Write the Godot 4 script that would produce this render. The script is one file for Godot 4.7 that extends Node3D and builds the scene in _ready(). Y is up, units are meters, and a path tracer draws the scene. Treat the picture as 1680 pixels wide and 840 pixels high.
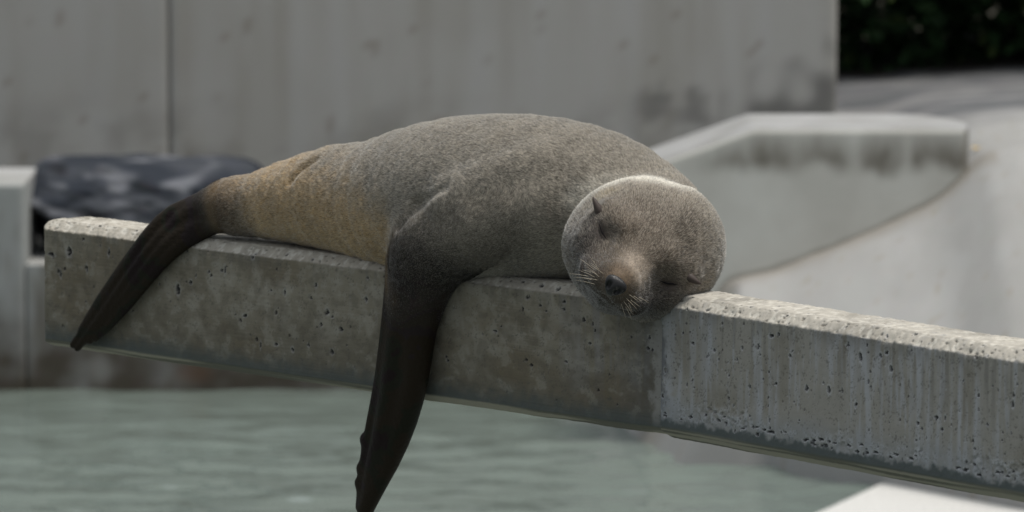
extends Node3D

var rng := RandomNumberGenerator.new()
var noise := FastNoiseLite.new()
var used := {}


# ---------------------------------------------------------------- helpers
func numbered(called: String) -> String:
	var n: int = used.get(called, 0)
	used[called] = n + 1
	return called if n == 0 else "%s_%03d" % [called, n]


func thing(called: String, label: String, category: String, at := Vector3.ZERO, group := "") -> Node3D:
	var o := Node3D.new()
	o.name = numbered(called)
	add_child(o, true)
	o.position = at
	tag(o, label, category, group)
	return o


func tag(o: Node3D, label: String, category: String, group := "") -> void:
	o.set_meta("label", label)
	o.set_meta("category", category)
	if group != "":
		o.set_meta("group", group)


func part(called: String, mesh: Mesh, mat: Material, parent: Node3D) -> MeshInstance3D:
	var o := MeshInstance3D.new()
	if parent == self:
		o.name = numbered(called)
	else:
		var k := 0
		for c in parent.get_children():
			if String(c.name).begins_with(called) and String(c.name).trim_prefix(called).lstrip("_0123456789") == "":
				k += 1
		o.name = called if k == 0 else "%s_%03d" % [called, k]
	o.mesh = mesh
	o.material_override = mat
	parent.add_child(o, true)
	return o


func structure(called: String, mesh: Mesh, mat: Material) -> MeshInstance3D:
	var o := part(called, mesh, mat, self)
	o.set_meta("kind", "structure")
	return o


func mixc(a: Color, b: Color, t: float) -> Color:
	return a.lerp(b, clampf(t, 0.0, 1.0))


func ss(a: float, b: float, x: float) -> float:
	var t := clampf((x - a) / (b - a), 0.0, 1.0)
	return t * t * (3.0 - 2.0 * t)


func nz(x: float, y: float, z := 0.0) -> float:
	return noise.get_noise_3d(x, y, z)


# two octaves more of the same noise, about -1 to 1
func fb(x: float, y: float, z := 0.0) -> float:
	return 1.1 * (noise.get_noise_3d(x, y, z) + 0.5 * noise.get_noise_3d(2.1 * x, 2.1 * y, z + 40.0) + 0.25 * noise.get_noise_3d(4.3 * x, 4.3 * y, z + 90.0))


# rows of points P[i * nv + j]; the front side is that of (along i) x (along j), or the other one when flipped
func grid(P: PackedVector3Array, nu: int, nv: int, cols: PackedColorArray, flip := false) -> ArrayMesh:
	var N := PackedVector3Array()
	N.resize(nu * nv)
	for i in nu:
		var i0 := maxi(i - 1, 0) * nv
		var i1 := mini(i + 1, nu - 1) * nv
		for j in nv:
			var n: Vector3 = (P[i1 + j] - P[i0 + j]).cross(P[i * nv + mini(j + 1, nv - 1)] - P[i * nv + maxi(j - 1, 0)])
			N[i * nv + j] = (-n if flip else n).normalized()
	var I := PackedInt32Array()
	I.resize((nu - 1) * (nv - 1) * 6)
	var k := 0
	for i in nu - 1:
		for j in nv - 1:
			var a := i * nv + j
			var b := a + nv
			if flip:
				I[k] = a; I[k + 1] = b; I[k + 2] = b + 1; I[k + 3] = a; I[k + 4] = b + 1; I[k + 5] = a + 1
			else:
				I[k] = a; I[k + 1] = a + 1; I[k + 2] = b + 1; I[k + 3] = a; I[k + 4] = b + 1; I[k + 5] = b
			k += 6
	return arrays(P, N, cols, I)


func arrays(P: PackedVector3Array, N: PackedVector3Array, cols: PackedColorArray, I: PackedInt32Array, into: ArrayMesh = null) -> ArrayMesh:
	var a := []
	a.resize(Mesh.ARRAY_MAX)
	a[Mesh.ARRAY_VERTEX] = P
	a[Mesh.ARRAY_NORMAL] = N
	if cols.size():
		a[Mesh.ARRAY_COLOR] = cols
	a[Mesh.ARRAY_INDEX] = I
	var m := into if into else ArrayMesh.new()
	m.add_surface_from_arrays(Mesh.PRIMITIVE_TRIANGLES, a)
	return m


func frange(points: Array) -> PackedFloat32Array:   # [start, end, step, end, step ...]
	var out := PackedFloat32Array([points[0]])
	var k := 1
	while k < points.size():
		var a: float = out[out.size() - 1]
		var n := maxi(1, roundi(absf(points[k] - a) / points[k + 1]))
		for i in n:
			out.append(a + (points[k] - a) * (i + 1) / n)
		k += 2
	return out


func mat(rough: float, spec := 0.5, vertex := true) -> StandardMaterial3D:
	var m := StandardMaterial3D.new()
	m.vertex_color_use_as_albedo = vertex
	m.roughness = rough
	m.metallic_specular = spec
	return m


func noise_tex(freq: float, seed_: int, size := 512, octaves := 4) -> NoiseTexture2D:
	var f := FastNoiseLite.new()
	f.noise_type = FastNoiseLite.TYPE_SIMPLEX_SMOOTH
	f.frequency = freq
	f.seed = seed_
	f.fractal_octaves = octaves
	var t := NoiseTexture2D.new()
	t.width = size
	t.height = size
	t.seamless = true
	t.noise = f
	return t


func concrete(rough: float, scale: float, relief: float) -> StandardMaterial3D:
	var m := mat(rough, 0.35)
	m.heightmap_enabled = true
	m.heightmap_texture = noise_tex(0.03, 7, 512, 5)
	m.heightmap_scale = relief
	m.uv1_triplanar = true
	m.uv1_world_triplanar = true
	m.uv1_scale = Vector3.ONE * scale
	return m


# ---------------------------------------------------------------- the place
func _ready() -> void:
	rng.seed = 20
	noise.seed = 11
	noise.noise_type = FastNoiseLite.TYPE_SIMPLEX_SMOOTH
	noise.frequency = 1.0
	noise.fractal_type = FastNoiseLite.FRACTAL_NONE

	# camera: a long lens, wide open
	var cam := Camera3D.new()
	cam.name = "camera"
	add_child(cam)
	cam.position = Vector3(0, 2.3, 0)
	cam.rotation_degrees = Vector3(-7.2, 0, 0)
	var lens := CameraAttributesPhysical.new()
	lens.frustum_focal_length = 274.83
	lens.frustum_focus_distance = 8.12
	lens.frustum_near = 0.5
	lens.frustum_far = 600.0
	lens.exposure_aperture = 11.0
	cam.attributes = lens
	cam.fov = 5.0
	cam.near = 0.5
	cam.far = 600.0
	cam.current = true

	# an overcast sky, with the sun a broad bright patch behind thin cloud
	var sky := ProceduralSkyMaterial.new()
	sky.sky_top_color = Color(0.955, 0.98, 1.0)
	sky.sky_horizon_color = Color(0.53, 0.555, 0.585)
	sky.sky_curve = 0.5
	sky.ground_bottom_color = Color(0.2, 0.2, 0.19)
	sky.ground_horizon_color = Color(0.4, 0.42, 0.43)
	var e := Environment.new()
	e.background_mode = Environment.BG_SKY
	e.sky = Sky.new()
	e.sky.sky_material = sky
	e.background_energy_multiplier = 0.8
	e.tonemap_mode = Environment.TONE_MAPPER_LINEAR
	e.tonemap_exposure = 1.3
	e.sdfgi_enabled = true
	e.ssao_enabled = true
	e.ssil_enabled = true
	var we := WorldEnvironment.new()
	we.name = "world_environment"
	we.environment = e
	add_child(we)
	var sun := DirectionalLight3D.new()
	sun.name = "sun"
	sun.light_energy = 0.9
	sun.light_angular_distance = 16.0
	sun.light_color = Color(1.0, 0.98, 0.95)
	sun.shadow_enabled = true
	add_child(sun)
	sun.look_at_from_position(Vector3(0.8, 2.5, 0.2), Vector3.ZERO, Vector3.FORWARD)

	build_ground()
	build_walls()
	build_ramp()
	build_water()
	build_rock()
	build_shrubs()
	build_beam()
	build_seal()
	build_litter()


func build_ground() -> void:
	var st := PackedVector3Array()
	var N := PackedVector3Array()
	var C := PackedColorArray()
	var I := PackedInt32Array()
	# a sheet out to the horizon with an opening for the pool and its ramp
	for r in [[-300, -300, 300, -19.0], [-300, -19.0, -9.0, -3.0], [4.0, -19.0, 300, -3.0], [-300, -3.0, 300, 300]]:
		var k := st.size()
		for c in [[0, 1], [2, 1], [2, 3], [0, 3]]:
			st.append(Vector3(r[c[0]], 0.5, r[c[1]]))
			N.append(Vector3.UP)
			C.append(Color(0.05, 0.045, 0.035))
		I.append_array(PackedInt32Array([k, k + 1, k + 2, k, k + 2, k + 3]))
	structure("ground", arrays(st, N, C, I), concrete(0.95, 1.5, 2.0))


# a wall face with stains; x along, y up, front towards +z
func wall_slab(x0: float, x1: float, y0: float, y1: float, z: float, thick: float, step: float, paint: Callable, bevel := 0.012) -> ArrayMesh:
	# profile rounds from the foot of the face over the top and down the back
	var prof := []
	for y in frange([y0, y1 - bevel, step]):
		prof.append(Vector2(0, y))
	for k in [1, 2, 3]:
		prof.append(Vector2(bevel * (1.0 - cos(k * PI / 6)), y1 - bevel + bevel * sin(k * PI / 6)))
	for d in frange([bevel * 2.0, thick - bevel, maxf(step, 0.03)]):
		prof.append(Vector2(d, y1))
	prof.append(Vector2(thick, y1 - bevel))
	prof.append(Vector2(thick, y0))
	var xs := frange([x0 + bevel, x1 - bevel, step])
	var P := PackedVector3Array()
	var C := PackedColorArray()
	var all := []
	all.append([x0 + 0.0005, 0.5 * thick])
	all.append([x0, bevel])
	for x in xs:
		all.append([x, 0.0])
	all.append([x1, bevel])
	all.append([x1 - 0.0005, 0.5 * thick])
	for a in all:
		for p in prof:
			var d: float = clampf(p.x, a[1], thick - a[1])
			var y: float = p.y if a[1] < bevel * 1.5 else minf(p.y, y1 - bevel)
			P.append(Vector3(a[0], y, z - d))
			C.append(paint.call(a[0], p.y, p.x))
	return grid(P, all.size(), prof.size(), C)


func paint_tall(x: float, y: float, d: float) -> Color:
	var c := Color(0.375, 0.365, 0.342)
	var streak := fb(x * 9.0, y * 0.7, 3.0)
	var broad := fb(x * 1.6, y * 1.2, 8.0)
	c = mixc(c, Color(0.295, 0.28, 0.245), 0.34 * ss(0.0, 0.9, streak) + 0.3 * ss(0.1, 0.9, broad))
	c = mixc(c, Color(0.41, 0.41, 0.405), 0.25 * ss(0.15, 0.9, -streak))
	c = mixc(c, Color(0.15, 0.115, 0.075), 0.4 * ss(0.9, 1.1, fb(x * 14.0, y * 9.0, 21.0)))
	c = mixc(c, Color(0.15, 0.14, 0.12), 0.35 * ss(0.66, 0.5, y) * ss(-0.5, 0.5, fb(x * 5.0, y * 5.0, 2.0)))
	# a darker damp patch near the free end of the wall
	c = mixc(c, Color(0.10, 0.098, 0.092), 0.75 * ss(0.2, 0.0, absf(y - 0.52 - 0.5 * (x - 0.78)) + 0.12 * nz(x * 9.0, y * 9.0)) * ss(0.62, 0.72, x))
	c = mixc(c, Color(0.14, 0.135, 0.125), 0.7 * ss(0.07, 0.0, absf(y - 0.58 + 0.05 * nz(x * 8, 2.0)) + 0.05 * nz(x * 16.0, y * 16.0)) * ss(0.3, 0.42, x) * ss(0.66, 0.56, x))
	return c


func paint_pool(x: float, y: float, d: float) -> Color:
	var c := Color(0.27, 0.275, 0.27)
	if d > 0.01:
		return mixc(Color(0.30, 0.30, 0.30), Color(0.24, 0.24, 0.23), 0.5 + 0.5 * fb(x * 4, d * 6, 2))
	c = mixc(c, Color(0.17, 0.165, 0.15), ss(-0.3, 0.7, fb(x * 12.0, y * 2.5, 5.0)))
	var wet := ss(0.30, 0.06, y + 0.06 * fb(x * 7.0, y * 3.0, 9.0))
	c = mixc(c, Color(0.062, 0.053, 0.042), wet * (0.85 + 0.25 * fb(x * 5.0, y * 8.0, 3.0)))
	c = mixc(c, Color(0.19, 0.185, 0.175), 0.8 * ss(1.5, 0.4, Vector2((x + 1.09) / 0.03, (y - 0.055) / 0.035).length()))
	c = mixc(c, Color(0.10, 0.058, 0.038), 0.6 * ss(1.4, 0.4, Vector2((x + 0.84) / 0.05, (y - 0.045) / 0.03).length()))
	return c


func build_walls() -> void:
	var m := concrete(0.9, 3.0, 0.03)
	var t := thing("tall_wall", "tall stained grey concrete wall with one upright seam behind the seal", "wall")
	part("wall_panel", wall_slab(-9.0, -1.0025, 0.2, 2.1, -17.0, 0.3, 0.022, paint_tall, 0.005), m, t)
	part("wall_panel", wall_slab(-0.9965, 0.945, 0.2, 2.1, -17.0, 0.3, 0.022, paint_tall, 0.008), m, t)
	var dark := func(_x, _y, _d): return Color(0.2, 0.195, 0.18)
	part("joint_filler", wall_slab(-1.0023, -0.9967, 0.2, 2.08, -17.004, 0.2, 0.2, dark, 0.001), m, t)
	t = thing("pool_wall", "grey concrete pool edge wall with wet dark foot, beside the dark rock", "wall")
	part("wall_block", wall_slab(-9.0, -1.285, -0.5, 0.549, -15.375, 0.4, 0.014, paint_pool, 0.009), m, t)
	part("ledge", wall_slab(-1.2845, 0.56, -0.5, 0.335, -15.377, 0.7, 0.014, paint_pool, 0.0025), m, t)


# ---------------------------------------------------------------- ramp
const RAMP_X := [-0.6, 0.0, 0.537, 0.667, 0.754, 0.882, 0.978, 1.056, 1.137, 1.185, 1.27, 1.40, 1.9, 4.2]
const RAMP_Y := [-0.25, 0.10, 0.402, 0.438, 0.473, 0.525, 0.569, 0.612, 0.682, 0.718, 0.742, 0.757, 0.78, 0.82]


func ramp_profile(x: float) -> float:
	var k := 0
	while k < RAMP_X.size() - 2 and x > RAMP_X[k + 1]:
		k += 1
	var k0 := maxi(k - 1, 0)
	var k3 := mini(k + 2, RAMP_X.size() - 1)
	var h: float = RAMP_X[k + 1] - RAMP_X[k]
	var t: float = (x - RAMP_X[k]) / h
	var m0: float = (RAMP_Y[k + 1] - RAMP_Y[k0]) / (RAMP_X[k + 1] - RAMP_X[k0]) * h
	var m1: float = (RAMP_Y[k3] - RAMP_Y[k]) / (RAMP_X[k3] - RAMP_X[k]) * h
	return (2 * t * t * t - 3 * t * t + 1) * RAMP_Y[k] + (t * t * t - 2 * t * t + t) * m0 + (-2 * t * t * t + 3 * t * t) * RAMP_Y[k + 1] + (t * t * t - t * t) * m1


func ramp_y(x: float, z: float) -> float:
	var y := ramp_profile(x)
	var fall := maxf(0.0, z + 14.45 + 3.2 * maxf(0.0, 0.56 - x))
	var s := 0.5
	y -= s * (sqrt(fall * fall + 0.012) - sqrt(0.012))
	# the lip of the ramp, where it breaks off into the pool
	y -= 6.0 * maxf(0.0, z + 14.14 - 1.25 * clampf(x - 0.62, 0.0, 0.9))
	# behind the low wall the ground levels out towards the shrubs
	var behind := ss(-14.55, -18.4, z)
	var level := 0.545 + 0.06 * (x - 1.07)
	return lerpf(y, level, behind)


func build_ramp() -> void:
	var xs := frange([-0.6, 0.5, 0.05, 1.45, 0.012, 4.2, 0.08])
	var zs := frange([-12.6, -13.4, 0.05, -15.0, 0.014, -19.6, 0.05])
	var P := PackedVector3Array()
	var C := PackedColorArray()
	for x in xs:
		for z in zs:
			var y := ramp_y(x, z)
			P.append(Vector3(x, y + 0.002 * fb(x * 6, z * 6, 1.0), z))
			var c := Color(0.278, 0.275, 0.268)
			c = mixc(c, Color(0.25, 0.247, 0.238), 0.5 + 0.5 * fb(x * 2.3, z * 1.6, 4.0))
			c = mixc(c, Color(0.30, 0.298, 0.292), 0.5 * ss(0.1, 0.8, fb(x * 7.0, z * 3.0, 6.0)))
			c = mixc(c, Color(0.2, 0.17, 0.12), 0.4 * ss(0.85, 1.05, fb(x * 20.0, z * 12.0, 13.0)))
			# dirt gathered along the foot of the low wall and on past its end
			var at_foot := absf(z + 14.488)
			if x < 1.2:
				c = mixc(c, Color(0.19, 0.17, 0.14), 0.55 * ss(0.14 + 0.04 * nz(x * 12, 3.0), 0.02, at_foot))
			# darker paving towards the shrubs, with some tree shade put into its colour
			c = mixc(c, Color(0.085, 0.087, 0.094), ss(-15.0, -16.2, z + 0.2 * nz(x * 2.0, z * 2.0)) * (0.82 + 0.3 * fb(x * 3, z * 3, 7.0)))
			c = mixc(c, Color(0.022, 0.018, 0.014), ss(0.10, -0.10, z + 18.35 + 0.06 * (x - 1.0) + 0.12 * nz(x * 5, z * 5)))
			C.append(c)
	structure("ramp", grid(P, xs.size(), zs.size(), C), concrete(0.88, 4.0, 0.04))
	# pale slab at the water's edge
	var slab := CSGPolygon3D.new()
	slab.polygon = PackedVector2Array([Vector2(0.49, -12.85), Vector2(0.748, -13.456), Vector2(0.90, -13.82), Vector2(1.1, -13.84), Vector2(2.2, -13.2), Vector2(2.6, -12.85)])
	slab.mode = CSGPolygon3D.MODE_DEPTH
	slab.depth = 0.3
	slab.name = "pool_apron"
	slab.rotation_degrees = Vector3(90, 0, 0)
	slab.position.y = -0.285
	var sm := concrete(0.85, 3.0, 0.5)
	sm.vertex_color_use_as_albedo = false
	sm.albedo_color = Color(0.48, 0.475, 0.46).linear_to_srgb()
	slab.material = sm
	add_child(slab)
	slab.set_meta("kind", "structure")

	# the low wall that stands on the ramp
	var lx := frange([0.345, 1.05, 0.012, 1.137, 0.006])
	var LP := PackedVector3Array()
	var LC := PackedColorArray()
	for x in lx:
		var top: float = 0.792 - 0.36 * maxf(0.0, 0.60 - x)
		var inset := 0.0
		if x > 1.115:
			inset = 0.022 - sqrt(maxf(0.0, 0.022 * 0.022 - (x - 1.115) * (x - 1.115)))
		var back := 0.34
		if x > 0.95:
			back = 0.04 + 0.30 * sqrt(maxf(0.0, 1.0 - pow((x - 0.95) / 0.19, 2.0)))
		var foot := ramp_y(x, -14.5) - 0.15
		var prof := []
		for k in 60:
			prof.append(Vector2(0, lerpf(foot + 0.12, top - 0.018, k / 59.0)))
		for k in [1, 2, 3, 4]:
			prof.append(Vector2(0.018 * (1 - cos(k * PI / 8)), top - 0.018 + 0.018 * sin(k * PI / 8)))
		for k in 8:
			prof.append(Vector2(lerpf(0.03, back - 0.02, k / 7.0), top))
		prof.append(Vector2(back, top - 0.018))
		prof.append(Vector2(back, foot))
		for p in prof:
			var d: float = maxf(p.x, inset) if p.x < back * 0.5 else maxf(inset, p.x - inset)
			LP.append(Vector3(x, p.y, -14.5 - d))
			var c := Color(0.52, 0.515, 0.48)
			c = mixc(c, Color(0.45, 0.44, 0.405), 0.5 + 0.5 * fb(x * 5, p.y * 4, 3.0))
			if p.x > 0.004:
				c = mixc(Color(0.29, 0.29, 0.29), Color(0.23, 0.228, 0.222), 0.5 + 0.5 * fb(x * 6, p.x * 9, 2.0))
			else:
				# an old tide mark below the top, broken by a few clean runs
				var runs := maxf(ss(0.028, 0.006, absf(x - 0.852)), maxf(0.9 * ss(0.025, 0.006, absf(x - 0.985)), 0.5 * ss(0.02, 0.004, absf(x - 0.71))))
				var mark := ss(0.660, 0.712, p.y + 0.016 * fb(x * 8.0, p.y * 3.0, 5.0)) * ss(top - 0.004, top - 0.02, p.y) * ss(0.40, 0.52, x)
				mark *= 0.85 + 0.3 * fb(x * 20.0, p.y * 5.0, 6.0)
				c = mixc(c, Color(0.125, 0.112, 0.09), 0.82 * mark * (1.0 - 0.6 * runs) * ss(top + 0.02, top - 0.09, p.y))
				c = mixc(c, Color(0.15, 0.145, 0.13), 0.8 * ss(1.118, 1.132, x))  # shadow on the rounded end, painted into the colour
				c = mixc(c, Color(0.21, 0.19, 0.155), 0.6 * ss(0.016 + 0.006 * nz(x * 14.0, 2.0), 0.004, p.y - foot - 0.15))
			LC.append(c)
	var nv := LP.size() / lx.size()
	for k in nv:   # the rounded end closes on itself
		LP.append(Vector3(1.1375, minf(LP[LP.size() - nv].y, 0.77), -14.53))
		LC.append(LC[LC.size() - nv])
	var cap := grid(LP, lx.size() + 1, nv, LC)
	var low := part("low_wall", cap, concrete(0.9, 3.0, 0.03), self)
	tag(low, "low concrete wall with a dark tide stain below its rounded top, standing on the ramp", "wall")


# ---------------------------------------------------------------- water
func build_water() -> void:
	var xs := frange([-9.0, -2.0, 0.12, 1.5, 0.013, 2.4, 0.1])
	var zs := frange([-3.0, -12.6, 0.12, -15.38, 0.013])
	var P := PackedVector3Array()
	var C := PackedColorArray()
	for x in xs:
		for z in zs:
			var h := 0.0085 * nz(x * 2.6 + 0.5 * z, z * 5.0, 1.0) + 0.0048 * nz(x * 6.0 - z, z * 11.0, 5.0) + 0.0012 * nz(x * 16.0, z * 26.0, 9.0)
			h *= 0.8 - 0.4 * ss(-14.3, -15.1, z) + 0.25 * ss(-0.2, 0.5, x)
			P.append(Vector3(x, h, z))
			C.append(Color(0.122, 0.152, 0.135))
	var w := mat(0.04, 0.66)
	structure("water", grid(P, xs.size(), zs.size(), C), w)


# ---------------------------------------------------------------- rock
func build_rock() -> void:
	var nu := 120
	var nv := 70
	var P := PackedVector3Array()
	var C := PackedColorArray()
	for i in nu:
		var th := TAU * i / (nu - 1)
		for j in nv:
			var ph := PI * (j / (nv - 1.0) - 0.5)
			var d := Vector3(cos(ph) * cos(th), sin(ph), cos(ph) * sin(th))
			# squarish block with broken facets
			var q := pow(pow(absf(d.x), 8.0) + pow(absf(d.y), 8.0) + pow(absf(d.z), 8.0), -0.125)
			var p := d * q
			var e := p * Vector3(0.312, 0.126, 0.24)
			var facet := 1.0
			for f in [[Vector3(-0.62, 0.6, 0.5), 0.98], [Vector3(0.62, 0.5, 0.6), 1.05], [Vector3(-0.25, 0.35, 0.9), 0.90], [Vector3(0.45, -0.25, 0.85), 0.92], [Vector3(0.15, 0.72, 0.68), 0.98], [Vector3(-0.9, -0.3, 0.3), 0.92], [Vector3(0.35, 0.15, 0.92), 0.88], [Vector3(-0.5, -0.5, 0.7), 0.95]]:
				var n: Vector3 = f[0].normalized()
				var over: float = p.dot(n) - f[1]
				if over > 0.0:
					facet = minf(facet, 1.0 - over / maxf(p.dot(n), 0.1))
			e *= lerpf(1.0, facet, 0.9)
			e *= 1.0 + 0.03 * fb(p.x * 1.7, p.y * 2.0, p.z * 1.7) + 0.012 * fb(p.x * 5, p.y * 5, p.z * 5)
			P.append(Vector3(-0.990, 0.447, -15.68) + e)
			var c := mixc(Color(0.022, 0.026, 0.034), Color(0.045, 0.049, 0.058), ss(-0.3, 0.7, nz(p.x * 1.3 + p.y * 0.6, p.y * 1.6, p.z + 3)))
			c = mixc(c, Color(0.135, 0.14, 0.155), 0.8 * ss(0.25, 0.8, nz(p.x * 2.2 - p.y * 1.2, p.y * 1.6 + p.x * 0.8, p.z + 17)))
			c = mixc(c, Color(0.012, 0.013, 0.016), 0.85 * ss(0.3, 0.7, nz(p.x * 1.3 + p.y * 1.3, p.y * 1.4 - p.x * 0.5, p.z + 31)))
			C.append(c)
	var m := mat(0.8, 0.25)
	var rock := part("boulder", grid(P, nu, nv, C, true), m, self)
	tag(rock, "dark blue-black boulder lying on the pool ledge against the tall wall", "boulder")


# ---------------------------------------------------------------- shrubs
func build_shrubs() -> void:
	var leaf := SurfaceTool.new()
	leaf.begin(Mesh.PRIMITIVE_TRIANGLES)
	var rib := [Vector3(0, 0, 0), Vector3(0, 0.006, 0.5), Vector3(0, -0.02, 1)]
	for s in [-1, 1]:
		var side := [Vector3(0.22 * s, 0.06, 0.25), Vector3(0.26 * s, 0.07, 0.55)]
		var fan := [rib[0], side[0], side[1], rib[2], rib[1]]
		for k in [[0, 1, 4], [1, 2, 4], [2, 3, 4]]:
			var q := [fan[k[0]], fan[k[1]], fan[k[2]]]
			if s > 0:
				q.reverse()
			for v in q:
				leaf.add_vertex(v)
	leaf.generate_normals()
	var leaf_mesh := leaf.commit()
	var lm := mat(0.6, 0.2)
	lm.backlight_enabled = true
	lm.backlight = Color(0.12, 0.16, 0.06)
	var wood := mat(0.9, 0.3, false)
	wood.albedo_color = Color(0.2, 0.16, 0.13)
	var kinds := [
		[Vector3(0.75, 0.5, -19.2), 0.95, 2.3, "dark broad-leaved shrub half hidden by the end of the tall wall"],
		[Vector3(1.75, 0.5, -19.1), 0.85, 2.4, "dark green shrub overhanging the paving beyond the low wall"],
		[Vector3(2.35, 0.56, -18.95), 0.85, 2.6, "dark shrub farthest from the tall wall, mostly in deep shade"]]
	for s in kinds:
		var t := thing("shrub", s[3], "shrub", s[0], "shrubs beyond the paving")
		var mm := MultiMesh.new()
		mm.transform_format = MultiMesh.TRANSFORM_3D
		mm.use_colors = true
		mm.mesh = leaf_mesh
		mm.instance_count = 12000
		for k in mm.instance_count:
			# a dense column of leaves, down to the ground, leaning out over the paving
			var w := rng.randf() * TAU
			var high := rng.randf()
			var d := Vector3(cos(w), 0.9 * (high - 0.4), sin(w)).normalized()
			var lump := 1.0 + 0.25 * fb(d.x * 2.4 + s[0].x, high * 4.0, d.z * 2.4)
			var r: float = s[1] * pow(rng.randf(), 0.35) * lump * sqrt(maxf(0.05, 1.0 - pow(high, 3.0))) * (0.82 + 0.18 * ss(0.0, 0.12, high))
			var p := Vector3(cos(w) * r, maxf(0.03, high * s[2] + 0.08 * fb(w * 2.0, r, 3.0)), sin(w) * r + 0.3 * high)
			var size := rng.randf_range(0.05, 0.095)
			var b := Basis.looking_at(-(d + Vector3(0, 0.15, 0) + 0.8 * Vector3(rng.randfn(), rng.randfn(), rng.randfn()).normalized()).normalized(), Vector3(0.1, 1, 0.13)).rotated(d, rng.randfn() * 0.7)
			mm.set_instance_transform(k, Transform3D(b.scaled(Vector3.ONE * size), p))
			var g := rng.randf_range(0.6, 1.3)
			mm.set_instance_color(k, Color(0.022 * g, 0.046 * g, 0.018 * g) if rng.randf() > 0.04 else Color(0.06, 0.085, 0.03))
		var f := MultiMeshInstance3D.new()
		f.name = "foliage"
		f.multimesh = mm
		f.material_override = lm
		f.set_meta("kind", "stuff")
		t.add_child(f, true)
		for k in 6:
			var top := Vector3(rng.randf_range(-0.5, 0.5), s[2] * rng.randf_range(0.5, 0.8), rng.randf_range(-0.3, 0.4))
			part("stem", tube([Vector3(rng.randf_range(-0.12, 0.12), 0, rng.randf_range(-0.1, 0.1)), top * 0.5 + Vector3(0, 0.1, 0), top], [0.022, 0.016, 0.007], 7), wood, t)


func tube(pts: Array, radii: Array, sides: int, closed := true) -> ArrayMesh:
	var P := PackedVector3Array()
	var n := pts.size()
	for i in n:
		var dir: Vector3 = (pts[mini(i + 1, n - 1)] - pts[maxi(i - 1, 0)]).normalized()
		var a := dir.cross(Vector3(0.3, 0.2, 0.93)).normalized()
		var b := dir.cross(a)
		for j in sides + 1:
			var w := TAU * j / sides
			P.append(pts[i] + (a * cos(w) + b * sin(w)) * radii[i])
	return grid(P, n, sides + 1, PackedColorArray(), true)


# ---------------------------------------------------------------- beam
var pits := []
var pit_bin := {}


func add_pit(u: float, v: float, ru: float, rv: float, deep: float, rim: float) -> void:
	var k := pits.size()
	pits.append([u, v, ru, rv, deep, rim, rng.randf() * 50.0])
	var reach := maxf(ru, rv) * 2.2
	for a in range(floori((u - reach) / 0.012), floori((u + reach) / 0.012) + 1):
		for b in range(floori((v - reach) / 0.012), floori((v + reach) / 0.012) + 1):
			var key := a * 1000 + b
			if not pit_bin.has(key):
				pit_bin[key] = []
			pit_bin[key].append(k)


# how deep the pits are at (u, v), and how much pale rim there is
func pit_at(u: float, v: float) -> Vector2:
	var key := floori(u / 0.012) * 1000 + floori(v / 0.012)
	var deep := 0.0
	var rim := 0.0
	if pit_bin.has(key):
		for k in pit_bin[key]:
			var p: Array = pits[k]
			var du: float = (u - p[0]) / p[2]
			var dv: float = (v - p[1]) / p[3]
			var r := sqrt(du * du + dv * dv)
			if r > 2.2:
				continue
			r += 0.45 * nz(du * 0.9 + p[6], dv * 0.9)
			deep = maxf(deep, p[4] * ss(1.0, 0.55, r))
			rim = maxf(rim, p[5] * ss(1.9, 1.05, r))
	return Vector2(deep, rim)


const BEAM_LOW := 1.0365
const BEAM_TOP := 1.2365
const BEAM_WIDE := 0.10


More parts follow.
